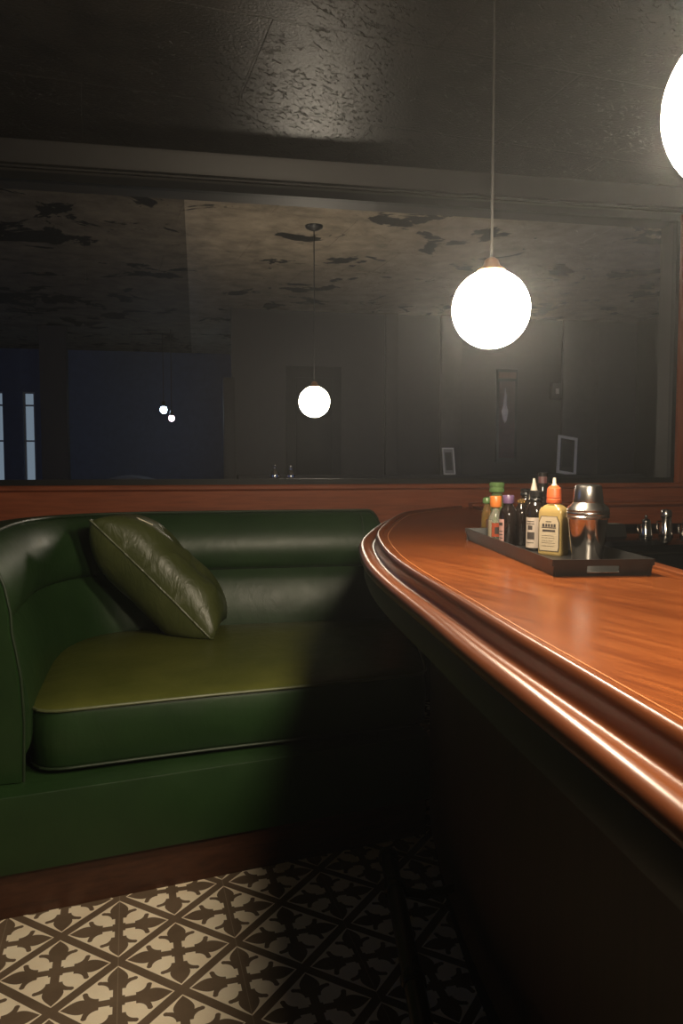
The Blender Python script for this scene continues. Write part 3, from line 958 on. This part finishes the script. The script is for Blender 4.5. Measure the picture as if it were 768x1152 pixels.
# ------------------------------------------------------------------ tray and what stands on it
q_l, q_n, q_r = at_z(526, 607.5, BAR).xy, at_z(624, 649, BAR).xy, at_z(724, 646, BAR).xy
ax = (q_n - q_l); TL = ax.length; ax.normalize()
ay = Vector((-ax.y, ax.x)); TW = (q_r - q_n).length
if ay.dot(q_r - q_n) < 0: ay = -ay
tc = q_n - ax * TL / 2 + ay * TW / 2
tray = thing('serving_tray', (tc.x, tc.y, BAR), 'black rectangular tray with slot handles on the bar top', 'tray')
def tp(a, b, z): q = tc + ax * a + ay * b; return Vector((q.x, q.y, BAR + z))
def tray_ring(a, b, z, r=0.004):
    out = []
    for sx, sy in ((1, 1), (-1, 1), (-1, -1), (1, -1)):
        out.append(tp(sx * a, sy * b, z))
    return out


hL, hW, hz = TL / 2, TW / 2, 0.034
bm = B()
rings(bm, [tray_ring(hL - 0.003, hW - 0.003, 0.0), tray_ring(hL - 0.003, hW - 0.003, 0.005)])
obj('tray_floor', bm, 'black_metal', tray, angle=30)
def tray_wall(pts0, pts1, name):                 # a flared side wall
    bm = B(); rings(bm, [pts0, pts1]); return obj(name, bm, 'black_metal', tray, angle=30)


th = 0.0045; fl = 0.007
for s in (1, -1):
    bm = B()
    rows = []
    for (b, z) in ((hW - 0.002, 0.0), (hW + fl, hz), (hW + fl - th, hz), (hW - 0.002 - th, 0.0)): rows.append((b, z))
    rings(bm, [[tp(-hL - fl * z / hz, s * b, z) for b, z in rows], [tp(hL + fl * z / hz, s * b, z) for b, z in rows]])
    obj('long_side', bm, 'black_metal', tray, angle=30)
    # short ends with a slot: bottom rail, top rail and two cheeks
    bm = B()
    def endpiece(b0, b1, z0, z1):
        rr = []
        for b in (b0, b1):
            rr.append([tp(s * (hL - 0.002 + (fl + 0.002) * z / hz - o), b, z) for z, o in ((z0, 0), (z1, 0), (z1, th), (z0, th))])
        rings(bm, rr)
    sl = hW * 0.34
    sz0, sz1 = 0.007, 0.021
    endpiece(-hW - fl * 0.5, hW + fl * 0.5, 0, sz0); endpiece(-hW - fl, hW + fl, sz1, hz)
    endpiece(-hW - fl * 0.5, -sl, sz0, sz1); endpiece(sl, hW + fl * 0.5, sz0, sz1)
    bmesh.ops.remove_doubles(bm, verts=bm.verts[:], dist=0.0001)
    en = obj('short_end', bm, 'black_metal', tray, angle=30)
    bm = B(); tube(bm, [tp(s * (hL + 0.001), -sl, sz0 + 0.001), tp(s * (hL + 0.001), sl, sz0 + 0.001)], 0.0016, 8)
    obj('handle_lip', bm, 'brushed', en)

TZ = BAR + 0.0052
CAMP = Vector((0, 0))
def patch(bm, c, r, z0, z1, a0, a1, off=0.0006, k=14):
    """curved label, angles measured from the direction towards the viewer"""
    base = math.atan2(-c[1], -c[0])
    row0 = []
    for zz, rr in ((z0, r + off), (z1, r + off), (z1, r - 0.001), (z0, r - 0.001)):
        row0.append([(c[0] + rr * math.cos(base + a0 + (a1 - a0) * i / k), c[1] + rr * math.sin(base + a0 + (a1 - a0) * i / k), c[2] + zz) for i in range(k + 1)])
    rings(bm, [[row0[j][i] for j in range(4)] for i in range(k + 1)])


def spot(px, base_y): return at_z(px, base_y, TZ)


def bottle(px, by, prof, mat, label, capprof=None, capmat=None, labels=(), extra=None, seg=28):
    c = spot(px, by)
    t = thing('sauce_bottle', c, label, 'bottle', 'condiment bottles on the tray')
    bm = B(); lathe(bm, prof, c, seg); g = obj('glass_body', bm, mat, t, angle=50)
    if capprof:
        bm = B(); lathe(bm, capprof, c, 24)
        cap = obj('cap', bm, capmat, t, angle=35)
    for (r, z0, z1, a0, a1, lm, prints) in labels:
        bm = B(); patch(bm, c, r, z0, z1, a0, a1); lb = obj('paper_label', bm, lm, t, angle=50)
        if prints:
            bm = B()
            for (p0, p1, b0, b1) in prints: patch(bm, c, r + 0.0005, z0 + (z1 - z0) * p0, z0 + (z1 - z0) * p1, a0 + (a1 - a0) * b0, a0 + (a1 - a0) * b1, 0.0006, 6)
            obj('label_print', bm, 'ink', lb)
    if extra: extra(c, t)
    return t


def cap(r, z0, z1, ridge=0): return [(r * 0.97, z0), (r, z0 + 0.001), (r, z1 - 0.0025), (r * 0.9, z1), (r * 0.3, z1 + 0.0003)]


# amber bottle at the far left
bottle(547, 603.5, [(0.013, 0), (0.0155, 0.003), (0.0155, 0.066), (0.013, 0.078), (0.008, 0.088), (0.008, 0.098)], 'amber_glass', 'small amber bottle with pale green cap at the left end of the tray',
       [(0.010, 0.096), (0.0125, 0.099), (0.0130, 0.108), (0.010, 0.114), (0.003, 0.1165)], 'green_plastic', [(0.0155, 0.012, 0.052, -0.1, 1.6, 'kick', ())])
# tall green capped bottle behind
bottle(558, 600.5, [(0.020, 0), (0.023, 0.004), (0.023, 0.085), (0.018, 0.105), (0.0165, 0.115), (0.0165, 0.128)], 'green_glass', 'taller bottle with broad green screw cap behind the orange-capped one',
       [(0.021, 0.126), (0.0235, 0.128), (0.0235, 0.136), (0.022, 0.138), (0.022, 0.144), (0.0235, 0.146), (0.0235, 0.154), (0.020, 0.157), (0.004, 0.157)], 'green_plastic')
# clear bottle, orange cap, red label
bottle(557, 607, [(0.017, 0), (0.0205, 0.003), (0.0205, 0.058), (0.018, 0.068), (0.011, 0.080), (0.010, 0.094)], 'clear_glass', 'clear glass bottle with orange cap and red label',
       cap(0.0165, 0.092, 0.123), 'orange_plastic', [(0.0205, 0.010, 0.048, -0.5, 1.1, 'red_label', [(0.2, 0.7, 0.25, 0.75)]), (0.0205, 0.008, 0.055, -1.5, -0.6, 'cream', ())])
# dark bottle with the purple cap
bottle(571, 614, [(0.020, 0), (0.0235, 0.003), (0.0235, 0.078), (0.020, 0.094), (0.0125, 0.106), (0.0115, 0.114)], 'dark_glass', 'dark sauce bottle with dusty purple cap and pinkish label',
       cap(0.0150, 0.111, 0.132), 'purple_plastic', [(0.0235, 0.012, 0.070, -1.25, -0.45, 'pink_label', [(0.72, 0.86, 0.1, 0.8), (0.3, 0.34, 0.15, 0.85), (0.45, 0.49, 0.15, 0.85), (0.15, 0.19, 0.15, 0.85)])])
# black bottle right of it
bottle(586, 613, [(0.018, 0), (0.0205, 0.003), (0.0205, 0.080), (0.017, 0.097), (0.010, 0.108), (0.0095, 0.112)], 'dark_glass', 'plain black sauce bottle between the purple-capped and the white-labelled bottles',
       [(0.0098, 0.110), (0.0110, 0.112), (0.0110, 0.119), (0.004, 0.122)], 'amber_glass')
# black screw capped one behind
bottle(590.5, 608, [(0.018, 0), (0.020, 0.003), (0.020, 0.095), (0.016, 0.112), (0.0115, 0.120), (0.0115, 0.132)], 'dark_glass', 'dark bottle with ridged black screw cap standing behind the black one',
       [(0.0125, 0.124), (0.0145, 0.126), (0.0145, 0.131), (0.0135, 0.133), (0.0145, 0.135), (0.0145, 0.142), (0.012, 0.144), (0.003, 0.144)], 'black_plastic')
# bottle with a long white nozzle
bottle(599.5, 611.5, [(0.015, 0), (0.017, 0.003), (0.017, 0.100), (0.014, 0.116), (0.012, 0.120)], 'dark_glass', 'bottle with pointed white nozzle rising behind the white-labelled bottle',
       [(0.0125, 0.119), (0.0125, 0.130), (0.0105, 0.138), (0.0040, 0.166), (0.0030, 0.174), (0.001, 0.1745)], 'nozzle')
# tall dark bottle at the back
bottle(609, 608.5, [(0.018, 0), (0.020, 0.004), (0.020, 0.110), (0.018, 0.132), (0.0125, 0.150), (0.0125, 0.160)], 'dark_glass', 'tallest dark bottle with black and dark red neck at the back of the tray',
       [(0.0145, 0.150), (0.0150, 0.153), (0.0138, 0.184), (0.0142, 0.186), (0.0142, 0.189), (0.004, 0.1895)], 'black_plastic', [(0.0147, 0.160, 0.178, -0.8, 0.9, 'maroon', ())])


def white_lab(c, t):
    pass


bottle(602, 619, [(0.021, 0), (0.0245, 0.003), (0.0245, 0.090), (0.0225, 0.104), (0.017, 0.116), (0.0130, 0.122), (0.0130, 0.130)], 'dark_glass', 'dark bottle with ridged black cap and white label beside the yellow one',
       [(0.0150, 0.123), (0.0165, 0.125), (0.0150, 0.128), (0.0150, 0.131), (0.0165, 0.133), (0.0165, 0.145), (0.0145, 0.1475), (0.004, 0.148)], 'black_plastic',
       [(0.0245, 0.008, 0.082, -1.15, 0.5, 'white_label', [(0.86, 0.89, 0.1, 0.6), (0.78, 0.81, 0.1, 0.6), (0.6, 0.74, 0.2, 0.5), (0.28, 0.52, 0.15, 0.62), (0.16, 0.18, 0.1, 0.6)])])


# yellow square squeeze bottle
def sq_ring(c, hx, hy, z, rot, n=32, e=0.28):
    out = []
    for i in range(n):
        a = 2 * PI * (i + 0.5) / n
        ca, sa = math.cos(a), math.sin(a)
        x = hx * math.copysign(abs(ca) ** e, ca); y = hy * math.copysign(abs(sa) ** e, sa)
        out.append((c.x + x * math.cos(rot) - y * math.sin(rot), c.y + x * math.sin(rot) + y * math.cos(rot), c.z + z))
    return out


c = spot(622, 624)
yb = thing('squeeze_bottle', c, 'yellow square squeeze bottle with orange cap and cream label', 'bottle', 'condiment bottles on the tray')
rot = math.atan2(-c.y, -c.x) + PI / 2 - math.radians(28)    # broad face turned a little to the left of the viewer
bm = B(); hx, hy = 0.0305, 0.022
rings(bm, [sq_ring(c, hx * k, hy * k, z, rot) for k, z in ((0.93, 0), (0.985, 0.002), (1.0, 0.006), (1.0, 0.098), (0.97, 0.104), (0.86, 0.110), (0.62, 0.116))] + [sq_ring(c, 0.0155, 0.0155, 0.119, rot, 32, 1.0), sq_ring(c, 0.0145, 0.0145, 0.124, rot, 32, 1.0)])
obj('plastic_body', bm, 'mustard', yb, angle=45)
bm = B(); lathe(bm, [(0.0165, 0.121), (0.0175, 0.123), (0.0175, 0.131), (0.0165, 0.132), (0.0165, 0.134), (0.0172, 0.135), (0.0165, 0.150), (0.0155, 0.156), (0.0095, 0.162), (0.004, 0.163)], c, 28); cp = obj('cap', bm, 'red_plastic', yb, angle=35)
bm = B(); lathe(bm, [(0.0070, 0.1622), (0.0062, 0.165), (0.0044, 0.167), (0.0038, 0.180), (0.0012, 0.181)], c, 20); obj('nozzle', bm, 'nozzle', yb, angle=40)
def face_pt(u, z, off):                           # on the broad face, u across
    x, y = u, (hy + off)
    s = 1
    px_ = c.x + x * math.cos(rot) - y * math.sin(rot); py_ = c.y + x * math.sin(rot) + y * math.cos(rot)
    return Vector((px_, py_, c.z + z))


fs = 1 if (face_pt(0, 0, 0).xy).length < c.xy.length else -1
def fpt(u, z, off):
    x, y = u, fs * (hy + off)
    return Vector((c.x + x * math.cos(rot) - y * math.sin(rot), c.y + x * math.sin(rot) + y * math.cos(rot), c.z + z))


def flat(pts, o0, o1):
    bm = B(); rings(bm, [[fpt(u, z, o0) for u, z in pts], [fpt(u, z, o1) for u, z in pts]]); return bm


out_ = [(-0.024, 0.010), (0.024, 0.010), (0.026, 0.020), (0.026, 0.078), (0.020, 0.092), (-0.020, 0.092), (-0.026, 0.078), (-0.026, 0.020)]
lb0 = obj('label_border', flat(out_, -0.0015, 0.0006), 'ink', yb)
in_ = [(u * 0.94, 0.051 + (z - 0.051) * 0.965) for u, z in out_]
lb = obj('paper_label', flat(in_, 0.0, 0.0010), 'cream', yb)
bm = B()
for (u0, u1, z0, z1) in ((-0.018, 0.018, 0.064, 0.066), (-0.016, 0.016, 0.0555, 0.0605), (-0.008, 0.006, 0.078, 0.080), (-0.017, -0.011, 0.067, 0.074), (-0.009, -0.004, 0.067, 0.074), (-0.002, 0.003, 0.067, 0.074), (0.005, 0.010, 0.067, 0.074), (0.012, 0.017, 0.067, 0.074),
                         (-0.018, 0.012, 0.046, 0.0465), (-0.018, 0.015, 0.041, 0.0415), (-0.018, 0.010, 0.034, 0.0345), (-0.018, 0.016, 0.029, 0.0295), (-0.018, 0.014, 0.022, 0.0225)):
    rings(bm, [[fpt(u, z, o) for u, z in ((u0, z0), (u1, z0), (u1, z1), (u0, z1))] for o in (0.0004, 0.0014)])
obj('label_print', bm, 'ink', lb)

# cocktail shaker
c = spot(660, 632)
s = thing('cocktail_shaker', c, 'stainless steel cocktail shaker at the near end of the tray', 'shaker')
bm = B(); lathe(bm, [(0.029, 0), (0.0310, 0.002), (0.0320, 0.006), (0.0385, 0.060), (0.0415, 0.090), (0.0422, 0.096)], c, 48); obj('tumbler', bm, 'steel', s, angle=40)
bm = B(); lathe(bm, [(0.0430, 0.095), (0.0450, 0.097), (0.0455, 0.100), (0.0440, 0.102), (0.0455, 0.105), (0.0455, 0.108), (0.0445, 0.110), (0.0450, 0.114), (0.0420, 0.120), (0.0345, 0.127), (0.0315, 0.130), (0.0310, 0.133)], c, 48); obj('strainer_lid', bm, 'brushed', s, angle=30)
bm = B(); lathe(bm, [(0.0315, 0.130), (0.0320, 0.132), (0.0300, 0.150), (0.0285, 0.162), (0.0270, 0.166), (0.0220, 0.1685), (0.010, 0.1697), (0.001, 0.170)], c, 48); obj('cap', bm, 'brushed', s, angle=40)

# ------------------------------------------------------------------ back counter with small steel pots
KZ = 0.86
kx0 = P(0.86, 3.4).x
kf = at_z(740, 613, KZ).y
bc_ = thing('back_counter', ((kx0 + RX1) / 2, (kf + WY) / 2, 0), 'low black glossy counter behind the bar below the wood ledge', 'counter')
bm = B(); box(bm, kx0, RX1 - 0.01, kf, WY - 0.022, KZ - 0.04, KZ, 0.004); obj('worktop', bm, 'black_gloss', bc_)
bm = B(); box(bm, kx0 + 0.03, RX1 - 0.02, kf + 0.03, WY - 0.022, 0.0, KZ - 0.04); obj('cabinet_body', bm, 'black_frame', bc_)
bm = B(); box(bm, kx0, RX1 - 0.01, WY - 0.0215, WY - 0.0002, KZ - 0.02, ZB - 0.002); struct('trim_13', bm, 'black_frame')


def pot(px, by, h, r, label, knob):
    c = at_z(px, by, KZ)
    t = thing('steel_pot', c, label, 'pot', 'small steel pots on the back counter')
    bm = B(); lathe(bm, [(r * 0.96, 0), (r, 0.003), (r * 0.98, h * 0.1), (r * 0.72, h * 0.66), (r * 0.66, h * 0.70)], c, 28); obj('body', bm, 'steel', t)
    bm = B()
    if knob: lathe(bm, [(r * 0.70, h * 0.69), (r * 0.70, h * 0.73), (r * 0.5, h * 0.80), (r * 0.2, h * 0.84), (r * 0.16, h * 0.86), (r * 0.26, h * 0.91), (r * 0.24, h * 0.97), (r * 0.05, h)], c, 24)
    else: lathe(bm, [(r * 0.72, h * 0.69), (r * 0.76, h * 0.72), (r * 0.76, h * 0.88), (r * 0.6, h * 0.97), (r * 0.1, h)], c, 24)
    obj('lid', bm, 'brushed', t)
    bm = B(); sx = -1
    tube(bm, [(c.x + sx * r * 0.78, c.y, c.z + h * 0.55), (c.x + sx * r * 1.35, c.y, c.z + h * 0.56), (c.x + sx * r * 1.5, c.y, c.z + h * 0.38), (c.x + sx * r * 1.3, c.y, c.z + h * 0.2), (c.x + sx * r * 0.93, c.y, c.z + h * 0.16)], 0.0035, 8)
    obj('handle', bm, 'steel', t)


pot(726, 604, 0.102, 0.030, 'small conical steel pot with round knob, nearest the shaker', True)
pot(748.5, 603.5, 0.128, 0.033, 'taller steel pot with domed lid behind the bar', False)
pot(772, 604, 0.108, 0.031, 'steel pot cut off by the picture edge behind the bar', True)
# folded grey box in the recess
q = at_z(690, 603, KZ)
t = thing('napkin_box', q, 'low dark grey box on the black counter behind the shaker', 'box')
bm = B(); rings(bm, [[(q.x + a, q.y + b, KZ + z) for a, b in ((-0.06 * k, -0.03), (0.05 * k, -0.03), (0.05 * k, 0.03), (-0.06 * k, 0.03))] for z, k in ((0, 1.0), (0.055, 0.8), (0.058, 0.76))])
obj('carton', bm, 'grey_trim', t)
bm = B(); box(bm, q.x - 0.02, q.x + 0.015, q.y - 0.02, q.y + 0.02, KZ + 0.056, KZ + 0.060); obj('opening', bm, 'mount_white', t)

# ------------------------------------------------------------------ light, haze, sky
bm = B(); box(bm, RX0 + 0.02, RX1 - 0.02, RY0 + 0.02, WY - 0.09, 0.004, CEIL - 0.004)
hm = bpy.data.materials.new('lens glare volume'); hm.use_nodes = True  # scattering volume added to stand in for lens glare round the lamps
nt = hm.node_tree; nt.nodes.clear()
vs = nt.nodes.new('ShaderNodeVolumeScatter'); oo = nt.nodes.new('ShaderNodeOutputMaterial')
vs.inputs['Color'].default_value = (0.92, 0.96, 1.0, 1); vs.inputs['Density'].default_value = 0.0070; vs.inputs['Anisotropy'].default_value = 0.78
nt.links.new(vs.outputs[0], oo.inputs['Volume'])
hz_ = obj('glare_haze', bm, hm, None, smooth=False)
hz_['kind'] = 'stuff'; hz_['label'] = 'added thin veil standing in for lens glare around the lamps'; hz_['category'] = 'glare_haze'

w = bpy.data.worlds.new('night'); SC.world = w; w.use_nodes = True
bg = w.node_tree.nodes['Background']; bg.inputs[0].default_value = (0.10, 0.20, 0.55, 1); bg.inputs[1].default_value = 0.9

# ------------------------------------------------------------------ camera and view
cd = bpy.data.cameras.new('camera'); cam = bpy.data.objects.new('camera', cd); COL.objects.link(cam)
cd.sensor_fit = 'HORIZONTAL'; cd.sensor_width = 36; cd.lens = 36 * F / 768
cd.clip_start = 0.02
cam.location = (0, 0, HC); cam.rotation_euler = (PI / 2 - PITCH, 0, -TH)
SC.camera = cam
SC.view_settings.view_transform = 'Standard'; SC.view_settings.look = 'None'
SC.view_settings.gamma = 1; SC.view_settings.exposure = 0.0; SC.view_settings.use_curve_mapping = False
SC.cycles.use_denoising = True
SC.cycles.max_bounces = 8
SC.cycles.sample_clamp_indirect = 6.0
